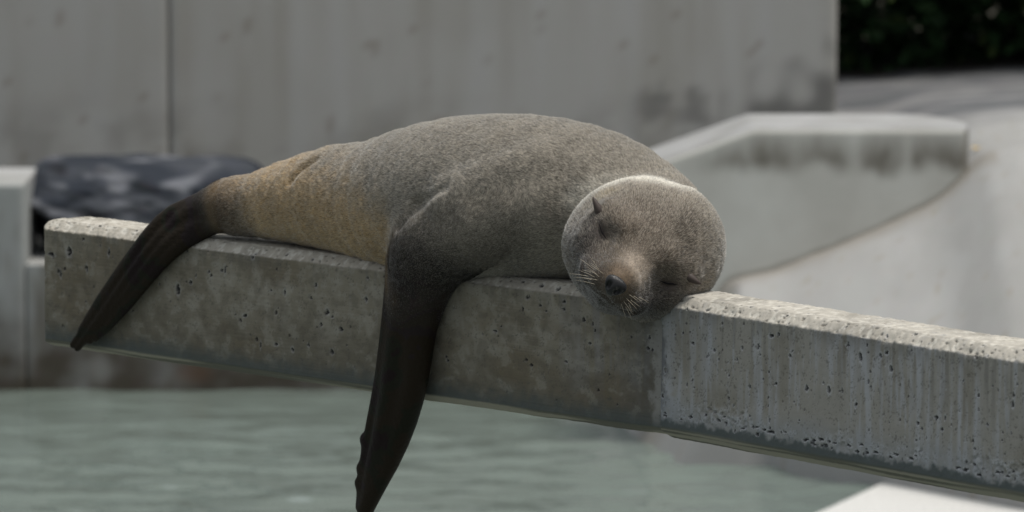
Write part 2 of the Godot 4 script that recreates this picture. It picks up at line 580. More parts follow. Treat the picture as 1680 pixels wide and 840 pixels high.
# one span: from a towards b (x, z), its stained face on the camera's side
func beam_span(a: Vector2, b: Vector2, svals: PackedFloat32Array, near: bool, drop: float, parent: Node3D, material: Material) -> MeshInstance3D:
	var dir := (b - a).normalized()
	var out := Vector2(-dir.y, dir.x)
	var lip := 0.018 if near else 0.012
	# profile: (set back from the face, height), walked from the underside up the face, over the top and down the back
	var corner := [
		[Vector2(BEAM_WIDE - 0.016, BEAM_LOW), 0.0], [Vector2(lip + 0.003, BEAM_LOW), 0.02], [Vector2(0.003, BEAM_LOW + lip * 0.75), 0.0014], [Vector2(0, BEAM_LOW + lip), 0.0014],
		[Vector2(0, BEAM_TOP - 0.0155), 0.0014], [Vector2(0.0012, BEAM_TOP - 0.0135), 0.0012], [Vector2(0.0125, BEAM_TOP - 0.0035), 0.0014], [Vector2(0.018, BEAM_TOP), 0.0014],
		[Vector2(BEAM_WIDE - 0.016, BEAM_TOP), 0.0026], [Vector2(BEAM_WIDE, BEAM_TOP - 0.014), 0.005], [Vector2(BEAM_WIDE, BEAM_LOW + 0.014), 0.03], [Vector2(BEAM_WIDE - 0.0162, BEAM_LOW + 0.0003), 0.008]]
	var prof := PackedVector2Array([corner[0][0]])
	for k in range(1, corner.size()):
		var p: Vector2 = corner[k - 1][0]
		var q: Vector2 = corner[k][0]
		var n := maxi(1, roundi(p.distance_to(q) / corner[k][1]))
		for i in n:
			prof.append(p.lerp(q, (i + 1.0) / n))
	var nv := prof.size()
	var face := PackedVector2Array()     # outward in the profile plane
	for j in nv:
		var t := (prof[mini(j + 1, nv - 1)] - prof[maxi(j - 1, 0)]).normalized()
		face.append(Vector2(-t.y, t.x))
	var mid := Vector2(BEAM_WIDE * 0.5, 0.5 * (BEAM_LOW + BEAM_TOP))
	var P := PackedVector3Array()
	var C := PackedColorArray()
	P.resize((svals.size() + 1) * nv)
	C.resize((svals.size() + 1) * nv)
	var round_end := 0.011 if near else 0.014
	var o := 0.0 if near else 60.0
	for i in svals.size() + 1:
		var s: float = svals[maxi(i - 1, 0)]
		var shrink := 0.0
		if s < round_end:
			shrink = round_end - sqrt(round_end * round_end - (round_end - s) * (round_end - s))
		for j in nv:
			var p := prof[j]
			var f := face[j]
			var y := p.y
			if i == 0:
				p = p.lerp(mid, 0.97)      # the end face
			elif shrink > 0.0:
				p = Vector2(clampf(p.x, shrink, BEAM_WIDE - shrink), clampf(p.y, BEAM_LOW + shrink, BEAM_TOP - shrink))
			var back := p.x > 0.03 and y < BEAM_TOP - 0.002
			var up := ss(BEAM_TOP - 0.0155, BEAM_TOP - 0.0125, y)
			var low := ss(BEAM_LOW + lip * 1.1, BEAM_LOW + lip * 0.75, y)
			var u := s + o
			var c: Color
			var sink := 0.0
			if back:
				c = Color(0.2, 0.19, 0.17)
			else:
				var v := y if p.x < 0.013 else y + (p.x - 0.013)
				var pit := pit_at(u, v)
				var n1 := fb(u * 7.0, v * 7.0, 2.0)
				var n2 := fb(u * 60.0, v * 60.0, 5.0)
				var n3 := nz(u * 260.0, v * 260.0, 9.0)
				sink = 0.0008 * n1 + 0.00025 * n2 + pit.x
				var streak := fb(u * 55.0, v * 3.5, 11.0)
				var wide_streak := fb(u * 16.0, v * 2.0, 15.0)
				var top_edge := BEAM_TOP - 0.0145
				if near:
					c = Color(0.246, 0.2352, 0.2112)
					c = mixc(c, Color(0.1896, 0.1752, 0.1464), 0.7 * ss(-0.1, 0.7, n1 + 0.4 * wide_streak))
					c = mixc(c, Color(0.294, 0.3, 0.312), 0.5 * ss(0.0, 0.9, streak * 0.7 + 0.5 * wide_streak + 0.4 * n1))
					c = mixc(c, Color(0.33, 0.342, 0.366), 0.5 * ss(0.1, 1.0, fb(u * 75.0, v * 7.0, 91.0) + 0.45 * wide_streak))
					c = mixc(c, Color(0.10, 0.095, 0.085), 0.45 * ss(0.3, 0.9, -streak - 0.3 * n1) * ss(BEAM_LOW + 0.05, BEAM_TOP - 0.02, y))
					# washed pale beside the joint
					c = mixc(c, Color(0.30, 0.31, 0.33), 0.75 * ss(0.055, 0.0, s + 0.02 * n1 - 0.012) * ss(0.9, 0.1, absf(n2) * 0.6))
					c = mixc(c, Color(0.066, 0.070, 0.076), 0.7 * ss(0.024, 0.006, s + 0.012 * nz(u * 30.0, v * 30.0, 7.0) + 0.006 * nz(u * 110.0, v * 110.0, 8.0)))
					# spalled, lime-crusted band along the foot
					var band := ss(0.020, 0.004, absf(y - (BEAM_LOW + 0.041 + 0.006 * n1)))
					var crust := ss(0.05, 0.5, n2 + 0.5 * n3)
					sink += band * ss(-0.5, 0.3, n1) * (0.0022 * ss(0.0, 0.6, -n2) - 0.0006 * crust)
					sink += 0.0045 * band * ss(-0.5, 0.3, n1) * ss(0.5, 0.8, nz(u * 75.0, v * 110.0, 33.0))
					c = mixc(c, Color(0.38, 0.39, 0.40), 0.7 * band * crust)
					c = mixc(c, Color(0.20, 0.215, 0.235), 0.5 * ss(BEAM_LOW + 0.07, BEAM_LOW + 0.03, y + 0.01 * n1))
				else:
					c = Color(0.1738, 0.1583, 0.1242)  # damp, darker concrete, with some of the seal's shade put into the colour
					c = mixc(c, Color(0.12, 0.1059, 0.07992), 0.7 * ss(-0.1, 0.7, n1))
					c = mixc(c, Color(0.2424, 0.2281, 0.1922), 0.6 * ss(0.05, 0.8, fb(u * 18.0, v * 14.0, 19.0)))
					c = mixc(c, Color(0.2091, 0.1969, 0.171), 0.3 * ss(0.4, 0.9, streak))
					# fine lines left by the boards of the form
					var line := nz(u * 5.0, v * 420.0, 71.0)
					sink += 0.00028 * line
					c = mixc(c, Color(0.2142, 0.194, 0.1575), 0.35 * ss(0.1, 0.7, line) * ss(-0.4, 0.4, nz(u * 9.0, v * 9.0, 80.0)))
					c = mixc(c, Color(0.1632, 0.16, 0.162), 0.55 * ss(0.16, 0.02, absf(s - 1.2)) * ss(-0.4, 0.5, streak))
					c = mixc(c, Color(0.0816, 0.07275, 0.054), 0.65 * ss(BEAM_LOW + 0.115, BEAM_LOW + 0.02, y + 0.03 * n1))  # lower half stained darker, its shading put into the colour too
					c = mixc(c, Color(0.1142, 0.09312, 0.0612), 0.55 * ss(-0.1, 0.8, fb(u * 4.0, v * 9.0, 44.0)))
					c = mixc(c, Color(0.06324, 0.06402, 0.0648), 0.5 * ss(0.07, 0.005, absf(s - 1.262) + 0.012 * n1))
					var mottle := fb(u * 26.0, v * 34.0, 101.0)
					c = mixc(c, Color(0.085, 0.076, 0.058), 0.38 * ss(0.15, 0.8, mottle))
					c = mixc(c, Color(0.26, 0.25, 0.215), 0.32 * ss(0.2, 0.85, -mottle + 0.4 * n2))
					# the pale wash of the other span runs a little way across the joint
					c = mixc(c, Color(0.225, 0.222, 0.212), 0.75 * ss(1.258, 1.276, s + 0.014 * nz(u * 45.0, v * 30.0, 3.0) + 0.006 * n2))
				# darker, weathered top of the face and dirt specks
				c = mixc(c, Color(0.095, 0.09, 0.078), 0.45 * ss(0.03, 0.0, top_edge - y) * ss(-0.5, 0.5, streak + n1))
				c = mixc(c, Color(0.07, 0.065, 0.055), 0.55 * ss(0.45, 0.8, n3 + 0.4 * n2))
				# slime line at the foot and the bare chamfer below it
				var slime := ss(BEAM_LOW + (0.033 if near else 0.046), BEAM_LOW + (0.024 if near else 0.012), y + 0.004 * n1 - 0.004 * n2)
				c = mixc(c, Color(0.058, 0.070, 0.069), (0.9 if near else 0.8) * slime)
				c = mixc(c, mixc(Color(0.25, 0.235, 0.19), Color(0.11, 0.108, 0.088), ss(-0.2, 0.4, nz(u * 3.0, (p.x + y) * 330.0, 4.0))), low)
				# the walked-on top, pale with dust
				var top_tone := mixc(Color(0.37, 0.345, 0.30), Color(0.25, 0.232, 0.2), ss(-0.2, 0.8, n1 + 0.5 * n2))
				top_tone = mixc(top_tone, Color(0.5, 0.48, 0.43), 0.6 * ss(0.2, 0.7, n2))
				c = mixc(c, top_tone, up * (0.85 + 0.3 * n2))
				sink += up * (0.0004 * n2 + 0.0016 * ss(0.42, 0.8, nz(u * 90.0, v * 190.0, 51.0)))
				c = mixc(c, Color(0.09, 0.082, 0.07), 0.7 * up * ss(0.5, 0.85, nz(u * 90.0, v * 190.0, 51.0)))
				# chips out of the upper edge
				var edge := ss(0.008, 0.0, absf(y - (BEAM_TOP - 0.013)))
				sink += edge * (0.0018 * ss(0.25, 0.8, fb(u * 22.0, 3.0, 61.0)) + 0.0006 * n2)
				c = mixc(c, Color(0.37, 0.375, 0.38), 0.55 * pit.y)
				c = mixc(c, Color(0.030, 0.030, 0.032), 0.9 * ss(0.0008, 0.0025, pit.x))
			var q := p - f * sink
			if i == 0:
				q = p
			var at := a + dir * s - out * q.x
			P[i * nv + j] = Vector3(at.x, q.y - drop * clampf((q.y - mid.y) / 0.09, -1.0, 1.0), at.y)
			C[i * nv + j] = c
	return part("beam_span", grid(P, svals.size() + 1, nv, C), material, parent)


func build_beam() -> void:
	# air holes: [along, height above the foot, half width, half height, depth] in millimetres, the marked ones first
	for h in [[52, 155, 4.5, 6, 6], [20, 147, 6, 2.6, 4], [36, 118, 2, 5, 3], [84, 132, 1.8, 6, 4], [124, 162, 2, 5, 4], [5, 112, 2.5, 3, 3], [205, 158, 2.4, 2, 4], [214, 150, 2.6, 1.8, 4], [246, 118, 3.5, 7, 6], [268, 132, 2.6, 3, 5], [300, 152, 2, 2, 3], [328, 158, 2, 6, 3], [362, 92, 3.5, 2.5, 4], [430, 136, 2, 4, 4], [470, 60, 2, 2.5, 4], [510, 108, 2, 2, 4], [388, 50, 1.6, 5, 3], [415, 54, 3, 2.4, 4], [566, 142, 2, 4, 3], [630, 88, 2, 2, 3], [920, 120, 2.4, 2, 3], [1010, 140, 2, 2.4, 3], [1100, 95, 2, 2, 3]]:
		add_pit(60.0 + h[0] * 0.00125, BEAM_LOW + h[1] * 0.001, h[2] * 0.00125, h[3] * 0.00112, h[4] * 0.0012, 0.45)
	for k in 55:
		var r := rng.randf_range(0.0014, 0.0026)
		add_pit(60.0 + rng.randf() * 1.27, BEAM_LOW + rng.randf_range(0.03, 0.19), r * rng.randf_range(0.8, 1.8), r * rng.randf_range(0.8, 2.0), 0.004, 0.5 * rng.randf())
	for k in 190:
		var r := 0.0007 + 0.0011 * pow(rng.randf(), 2.0)
		add_pit(60.0 + rng.randf() * 1.27, BEAM_LOW + rng.randf_range(0.03, 0.19), r, r * rng.randf_range(0.7, 1.8), r * 1.5, 0.3 * rng.randf())
	for h in [[30, 148, 2.4, 2.2, 4], [44, 152, 2.2, 2.6, 4], [62, 140, 5, 3, 5], [90, 128, 2, 5, 3], [100, 135, 4, 3.4, 4], [108, 124, 2.6, 2.2, 4], [150, 145, 2.4, 3.4, 5], [163, 94, 2.8, 3.6, 5], [178, 150, 2, 5, 3], [200, 168, 5.5, 3.4, 6], [212, 172, 4, 2.4, 5], [196, 118, 2.4, 2, 4], [208, 104, 3, 3, 5], [232, 145, 3, 3.4, 4], [236, 152, 2.4, 2, 4], [262, 105, 4.2, 5, 6], [300, 108, 4.4, 7, 6], [290, 116, 2.4, 2, 4], [345, 95, 3, 6, 4], [352, 160, 4, 9, 6], [385, 165, 3, 5, 5], [395, 170, 5, 3, 5], [402, 150, 4, 6, 5], [448, 84, 3, 3, 4], [455, 78, 2.4, 2, 4], [478, 96, 4.6, 4, 6], [488, 82, 3.4, 3, 6], [520, 150, 2.6, 2, 4], [545, 134, 3, 3, 5], [560, 98, 2.6, 3, 5], [600, 130, 3, 6, 5], [640, 110, 3, 3, 5], [250, 60, 2.4, 2, 4], [134, 64, 2.6, 2.2, 4], [118, 46, 4, 1.6, 4], [12, 96, 3.2, 5, 5], [8, 60, 4, 4, 4], [52, 82, 2, 3, 4], [330, 172, 4, 2.4, 5]]:
		add_pit(h[0] * 0.00117, BEAM_LOW + h[1] * 0.001, h[2] * 0.0008, h[3] * 0.0008, h[4] * 0.001, 1.0)
	for k in 330:
		var r := 0.0007 + 0.0013 * pow(rng.randf(), 2.0)
		add_pit(rng.randf() * 0.8, BEAM_LOW + rng.randf_range(0.03, 0.195), r, r * rng.randf_range(0.7, 1.9), r * 1.7, pow(rng.randf(), 1.5))
	for k in 60:      # broken places along the lime-crusted foot and the upper edge
		add_pit(rng.randf() * 0.8, BEAM_LOW + rng.randfn(0.036, 0.004), rng.randf_range(0.002, 0.006), rng.randf_range(0.0012, 0.0022), 0.004, 0.9)
	for k in 46:
		add_pit(rng.randf() * 0.8, BEAM_TOP + rng.randf_range(-0.012, 0.06), rng.randf_range(0.0015, 0.004), rng.randf_range(0.0012, 0.003), 0.003, 0.4)
	for k in 50:
		add_pit(60.0 + rng.randf() * 1.27, BEAM_TOP + rng.randf_range(-0.012, 0.06), rng.randf_range(0.0015, 0.005), rng.randf_range(0.0012, 0.003), 0.003, 0.3)
	var m := concrete(0.86, 40.0, 0.03)
	var t := thing("concrete_beam", "weathered pitted concrete beam that the seal sleeps on, jutting over the water", "beam")
	var joint := Vector2(0.202, -7.997)
	var far_end := Vector2(-0.720, -8.885)
	var s1 := joint.distance_to(far_end)
	var fine := frange([0.0, s1 + 0.03, 0.0014])
	var left := beam_span(far_end, joint, fine, false, 0.003, t, m)
	left.set_meta("label", "brown shaded span with the free rounded end")
	var near_dir := (Vector2(0.657, -7.437) - joint).normalized()
	var proud := Vector2(-near_dir.y, near_dir.x) * 0.0012
	var right := beam_span(joint + proud, Vector2(0.657, -7.437) + proud, frange([0.0, 0.79, 0.0014, 2.0, 0.02]), true, 0.0, t, m)
	right.set_meta("label", "paler span with many air holes and a lime-crusted foot")


# ---------------------------------------------------------------- seal
# limbs and trunk as runs of round cones: [blend, colour, fur, steps, [x y z radius ...]] in metres from the seal's place on the beam
const RUNS := [
	[0.03, 0, 1, 2, [-0.3685, 0.0486, -0.4545, 0.038, -0.3292, 0.0527, -0.4267, 0.046, -0.2732, 0.0648, -0.3777, 0.0601, -0.1994, 0.0761, -0.3117, 0.0784, -0.1448, 0.0774, -0.2621, 0.0877, -0.0909, 0.0849, -0.2132, 0.1039, -0.0199, 0.096, -0.1488, 0.1162, 0.0673, 0.1051, -0.0698, 0.1177, 0.1361, 0.1045, -0.0236, 0.1119, 0.1873, 0.0961, 0.0007, 0.1021, 0.2338, 0.0769, 0.0355, 0.0906]],
	[0.03, 0, 1, 2, [0.0885, 0.1082, 0.0305, 0.0496, 0.0156, 0.0807, -0.0046, 0.0584, -0.0583, 0.0353, -0.0708, 0.0537]],
	[0.035, 4, 0.5, 2, [-0.0584, 0.039, -0.0759, 0.0485, -0.0768, 0.003, -0.0836, 0.0469, -0.0857, -0.0419, -0.0921, 0.04]],
	[0.012, 2, 0, 2, [-0.067, -0.017, -0.0692, 0.0312, -0.0803, -0.0837, -0.077, 0.0235, -0.0884, -0.1551, -0.0848, 0.02, -0.1028, -0.2195, -0.1026, 0.0175, -0.1254, -0.2858, -0.1304, 0.0132, -0.1598, -0.3617, -0.1686, 0.0071]],
	[0.016, 2, 0, 2, [-0.0873, -0.0195, -0.0887, 0.0313, -0.1051, -0.1046, -0.1009, 0.0261, -0.116, -0.1769, -0.1133, 0.0236, -0.1296, -0.2415, -0.1305, 0.021, -0.147, -0.2984, -0.1532, 0.0149, -0.1635, -0.3624, -0.1731, 0.0079]],
	[0.014, 2, 0, 2, [-0.105, 0.0083, -0.1108, 0.0244, -0.1176, -0.0719, -0.1189, 0.0192, -0.1321, -0.1625, -0.1349, 0.0158, -0.1476, -0.2274, -0.1538, 0.0123, -0.1587, -0.2742, -0.1685, 0.0097, -0.1661, -0.3185, -0.1776, 0.0079, -0.1708, -0.3568, -0.1821, 0.0053]],
	[0.008, 2, 0, 1, [-0.1604, -0.2566, -0.1701, 0.0097, -0.1533, -0.2645, -0.1632, 0.0097]],
	[0.008, 2, 0, 1, [-0.1669, -0.3005, -0.1764, 0.0079, -0.1597, -0.3082, -0.1694, 0.0079]],
	[0.008, 2, 0, 1, [-0.1706, -0.3225, -0.1799, 0.0071, -0.1634, -0.3303, -0.173, 0.0071]],
	[0.022, 2, 0, 2, [-0.3614, 0.0505, -0.4376, 0.0362, -0.3989, 0.0438, -0.4638, 0.0299, -0.4359, 0.0243, -0.4744, 0.0218]],
	[0.0045, 2, 0, 2, [-0.3943, 0.0529, -0.4644, 0.0199, -0.4483, 0.032, -0.4864, 0.0145, -0.4909, -0.0029, -0.4944, 0.0114, -0.5459, -0.0819, -0.5433, 0.0096, -0.5858, -0.1399, -0.5817, 0.0078, -0.6161, -0.1823, -0.6119, 0.0056]],
	[0.0045, 2, 0, 2, [-0.3939, 0.0377, -0.454, 0.0199, -0.4478, 0.0168, -0.4759, 0.0154, -0.4869, -0.0194, -0.4865, 0.0114, -0.5399, -0.092, -0.5356, 0.0096, -0.5779, -0.1452, -0.5731, 0.0078, -0.6091, -0.187, -0.6052, 0.0051]],
	[0.0045, 2, 0, 2, [-0.3937, 0.0273, -0.4488, 0.0199, -0.4419, 0.0044, -0.4652, 0.0163, -0.4812, -0.0333, -0.4811, 0.0118, -0.5303, -0.0975, -0.5283, 0.0101, -0.5641, -0.139, -0.5619, 0.0078, -0.5882, -0.1731, -0.5861, 0.0055]],
	[0.0045, 2, 0, 2, [-0.3953, 0.0345, -0.4803, 0.0218, -0.4417, 0.0126, -0.4949, 0.0164, -0.4971, -0.0324, -0.5023, 0.0109, -0.5503, -0.1126, -0.5516, 0.0083, -0.5943, -0.1742, -0.594, 0.0046]],
	[0.0045, 2, 0, 2, [-0.3988, 0.0566, -0.4637, 0.0163, -0.4547, 0.0337, -0.4875, 0.0136, -0.4872, 0.0081, -0.4948, 0.01, -0.5182, -0.0317, -0.5186, 0.0091, -0.5707, -0.1074, -0.5682, 0.0078, -0.6019, -0.1562, -0.5982, 0.0055]],
	[0.0045, 2, 0, 2, [-0.3985, 0.0213, -0.4534, 0.0163, -0.4397, -0.0067, -0.4581, 0.0127, -0.4755, -0.0436, -0.4756, 0.0091, -0.5226, -0.1029, -0.5209, 0.0082, -0.5563, -0.1436, -0.5543, 0.0064, -0.5783, -0.168, -0.5765, 0.0046]],
]
const COAT := [Color(0.2125, 0.1894, 0.1536), Color(0.250, 0.172, 0.080), Color(0.0120, 0.0085, 0.0068), Color(0.100, 0.078, 0.057), Color(0.044, 0.036, 0.030)]

var bone := []            # [kind, a, b - a, 1 / |b - a|^2, ra, rb - ra, blend, colour, fur, flow, inverse basis]
var head_from := 0        # bones from here on are the head
var cuts := []            # [a, b - a, 1 / len^2, r, blend]
var spots := []           # [centre, radius, colour, strength]
var lids := []
var head := Transform3D()


func add_bone(a: Vector3, b: Vector3, ra: float, rb: float, blend: float, colour: int, fur: float, flow := Vector3.ZERO, chain := 0) -> void:
	var d := b - a
	bone.append([0, a, d, 1.0 / maxf(d.length_squared(), 1e-9), ra, rb - ra, blend, colour, fur, flow if flow != Vector3.ZERO else -d.normalized(), Basis(), head_from > 0, chain if chain else 1000 + bone.size()])


func add_lump(at: Vector3, radii: Vector3, blend: float, colour: int, fur: float) -> void:
	# an ellipsoid along the head's axes
	var inv := (head.basis * Basis.from_scale(radii)).inverse()
	bone.append([1, head * at, Vector3.ZERO, 0.0, minf(radii.x, minf(radii.y, radii.z)), maxf(radii.x, maxf(radii.y, radii.z)), blend, colour, fur, -head.basis.z, inv, true, 1000 + bone.size()])


func add_cut(a: Vector3, b: Vector3, r: float, blend: float) -> void:
	cuts.append([a, b - a, 1.0 / maxf((b - a).length_squared(), 1e-9), r, blend])


func bone_d(e: Array, p: Vector3) -> float:
	if e[0] == 0:
		var v: Vector3 = p - e[1]
		var h: float = clampf(v.dot(e[2]) * e[3], 0.0, 1.0)
		return (v - e[2] * h).length() - e[4] - e[5] * h
	var q: Vector3 = e[10] * (p - e[1])
	var k := q.length()
	if k < 1e-4:
		return -e[4]
	var g: float = (e[10].transposed() * q).length()
	return k * (k - 1.0) / g


func field(p: Vector3, list: Array, cut_list: Array) -> float:
	var d := 1.0
	var trunk := 1.0
	var in_head := false
	var run := 1.0         # the nearest of the chain being walked
	var blend := 0.01
	var chain := -1
	for e in list:
		if e[12] != chain:
			var w := blend - absf(d - run)
			d = minf(d, run)
			if w > 0.0:
				d -= w * w * 0.25 / blend
			run = 1.0
			chain = e[12]
			blend = e[6]
			if e[11] and not in_head:
				in_head = true
				trunk = d
				d = 1.0
		var di := 0.0
		if e[0] == 0:
			var v: Vector3 = p - e[1]
			var h: float = clampf(v.dot(e[2]) * e[3], 0.0, 1.0)
			di = (v - e[2] * h).length() - e[4] - e[5] * h
		else:
			di = bone_d(e, p)
		run = minf(run, di)
	var last := blend - absf(d - run)
	d = minf(d, run)
	if last > 0.0:
		d -= last * last * 0.25 / blend
	if in_head:      # the head meets the shoulder in a crease
		var hw := 0.005 - absf(d - trunk)
		d = minf(d, trunk)
		if hw > 0.0:
			d -= hw * hw * 0.25 / 0.005
	for c in cut_list:
		var v: Vector3 = p - c[0]
		var h: float = clampf(v.dot(c[1]) * c[2], 0.0, 1.0)
		var di: float = c[3] - (v - c[1] * h).length()
		var k: float = c[4]
		var w := k - absf(d - di)
		d = maxf(d, di)
		if w > 0.0:
			d += w * w * 0.25 / k
	return d


func head_skin(r: float, u: float, from := 0.22) -> Vector3:
	# the point of the face straight ahead of (r, u)
	var f := from
	for k in 60:
		var d := field(head * Vector3(r, u, f), bone, cuts)
		if d < 0.0004:
			break
		f -= d * 0.8
	return head * Vector3(r, u, f)


func field_normal(p: Vector3) -> Vector3:
	var h := 0.002
	var d := field(p, bone, cuts)
	return Vector3(field(p + Vector3(h, 0, 0), bone, cuts) - d, field(p + Vector3(0, h, 0), bone, cuts) - d, field(p + Vector3(0, 0, h), bone, cuts) - d).normalized()


func shape_seal() -> void:
	for n in RUNS.size():
		var r: Array = RUNS[n]
		var pts := []
		for k in range(0, r[4].size(), 4):
			pts.append(Vector4(r[4][k], r[4][k + 1], r[4][k + 2], r[4][k + 3]))
		var smooth := []
		for k in pts.size() - 1:
			for j in r[3]:
				var t: float = j / float(r[3])
				var p0: Vector4 = pts[maxi(k - 1, 0)]
				var p1: Vector4 = pts[k]
				var p2: Vector4 = pts[k + 1]
				var p3: Vector4 = pts[mini(k + 2, pts.size() - 1)]
				smooth.append(0.5 * (2.0 * p1 + (p2 - p0) * t + (2.0 * p0 - 5.0 * p1 + 4.0 * p2 - p3) * t * t + (3.0 * p1 - p0 - 3.0 * p2 + p3) * t * t * t))
		smooth.append(pts[pts.size() - 1])
		for k in smooth.size() - 1:
			var a: Vector4 = smooth[k]
			var b: Vector4 = smooth[k + 1]
			add_bone(Vector3(a.x, a.y, a.z), Vector3(b.x, b.y, b.z), a.w, b.w, r[0], r[1], r[2], Vector3.ZERO, n + 1)
	head = Transform3D(Basis(Vector3(0.79, -0.6052, 0.0765), Vector3(0.5919, 0.7908, 0.1439), Vector3(-0.1476, -0.0680, 0.9866)).orthonormalized(), Vector3(0.227, 0.0594, 0.1569))
	# the edge of the shoulder blade, raised under the skin
	var ridge := []
	for q in [Vector3(-0.047, 0.109, -0.085), Vector3(0.016, 0.146, -0.025), Vector3(0.088, 0.178, 0.045)]:
		var p: Vector3 = q + Vector3(0, 0.031, 0.249)
		for k in 60:
			p -= Vector3(0, 0.125, 0.992) * field(p, bone, []) * 0.9
		ridge.append(p - field_normal(p) * 0.016)
	for k in 2:
		add_bone(ridge[k], ridge[k + 1], 0.020, 0.020, 0.03, 0, 1.0, Vector3(-0.72, -0.1, -0.69), 900)
	head_from = bone.size()
	# neck and skull, muzzle, cheeks, throat and chin
	var hf := -head.basis.z
	add_bone(Vector3(0.2376, 0.080, 0.060), head * Vector3(0.010, 0.008, -0.03), 0.078, 0.080, 0.02, 0, 1.0, hf)
	add_bone(head * Vector3(0.0186, 0.0165, -0.015), head * Vector3(-0.0125, 0.0112, -0.015), 0.0905, 0.077, 0.03, 0, 1.0, hf)
	add_bone(head * Vector3(-0.034, -0.0105, -0.008), head * Vector3(-0.020, -0.020, -0.008), 0.069, 0.066, 0.024, 0, 1.0, hf)
	add_bone(head * Vector3(-0.017, -0.039, 0.02), head * Vector3(0.0, -0.033, 0.01), 0.054, 0.052, 0.02, 4, 0.8, hf)
	add_lump(Vector3(0, 0.004, 0.004), Vector3(0.078, 0.074, 0.096), 0.03, 3, 0.9)
	add_lump(Vector3(0.004, -0.038, 0.055), Vector3(0.052, 0.042, 0.06), 0.02, 4, 0.5)
	add_bone(head * Vector3(0, -0.004, 0.06), head * Vector3(0, -0.020, 0.128), 0.044, 0.0295, 0.03, 3, 0.35, hf)
	for s in [-1.0, 1.0]:
		add_bone(head * Vector3(0.016 * s, -0.033, 0.128), head * Vector3(0.030 * s, -0.038, 0.100), 0.0205, 0.024, 0.012, 4, 0.25, hf)
		add_bone(head * Vector3(0.034 * s, 0.030, 0.076), head * Vector3(0.060 * s, 0.024, 0.052), 0.017, 0.02, 0.02, 3, 0.7, hf)
		add_bone(head * Vector3(0.052 * s, -0.018, 0.056), head * Vector3(0.052 * s, -0.03, 0.02), 0.032, 0.04, 0.025, 3, 0.7, hf)
	add_bone(head * Vector3(0, -0.051, 0.106), head * Vector3(0, -0.056, 0.06), 0.017, 0.030, 0.014, 4, 0.4, hf)
	add_bone(head * Vector3(0, -0.018, 0.14), head * Vector3(0, -0.021, 0.150), 0.017, 0.0135, 0.012, 3, 0.1, hf)
	# eye hollows, closed lids and the line of the mouth
	for s in [-1.0, 1.0]:
		var eye := head_skin(0.055 * s, 0.012)
		add_cut(eye + head.basis.z * 0.016, eye + head.basis * Vector3(0.004 * s, -0.004, 0.016), 0.0165, 0.014)
	for s in [-1.0, 1.0]:
		var l0 := head_skin(0.047 * s, 0.004)
		var l1 := head_skin(0.0575 * s, 0.0065)
		var l2 := head_skin(0.068 * s, 0.0125)
		lids.append([l0, l0.lerp(l1, 0.5) - hf * 0.0004, l1 - hf * 0.0003, l1.lerp(l2, 0.5), l2])
		add_cut(l0, l1, 0.002, 0.005)
		add_cut(l1, l2, 0.002, 0.005)
		var m := [head_skin(0.0, -0.046), head_skin(0.016 * s, -0.0500), head_skin(0.030 * s, -0.051), head_skin(0.044 * s, -0.046), head_skin(0.053 * s, -0.036)]
		for k in 4:
			add_cut(m[k], m[k + 1], 0.0018, 0.004)
	# folds of skin: behind the elbow, above the hip, over the shoulder
	var folds := [
		[[Vector3(-0.112, 0.055, -0.147), Vector3(-0.081, 0.091, -0.117), Vector3(-0.045, 0.118, -0.083)], 0.0006, 0.020],
		[[Vector3(-0.272, 0.103, -0.30), Vector3(-0.252, 0.124, -0.303), Vector3(-0.234, 0.135, -0.295)], 0.003, 0.011],
		[[Vector3(-0.065, 0.118, -0.102), Vector3(-0.051, 0.127, -0.088)], 0.0008, 0.0035],
		[[Vector3(-0.112, 0.070, -0.147), Vector3(-0.100, 0.084, -0.136)], 0.0008, 0.0035]]
	var made := []
	for f in folds:
		var on := []
		for q in f[0]:
			var p: Vector3 = q + Vector3(0, 0.031, 0.249)
			for k in 60:
				p -= Vector3(0, 0.125, 0.992) * field(p, bone, []) * 0.9
			on.append(p)
		for k in on.size() - 1:
			made.append([on[k], on[k + 1], f[1], f[2]])
	for f in made:
		add_cut(f[0], f[1], f[2], f[3])
	var w := head
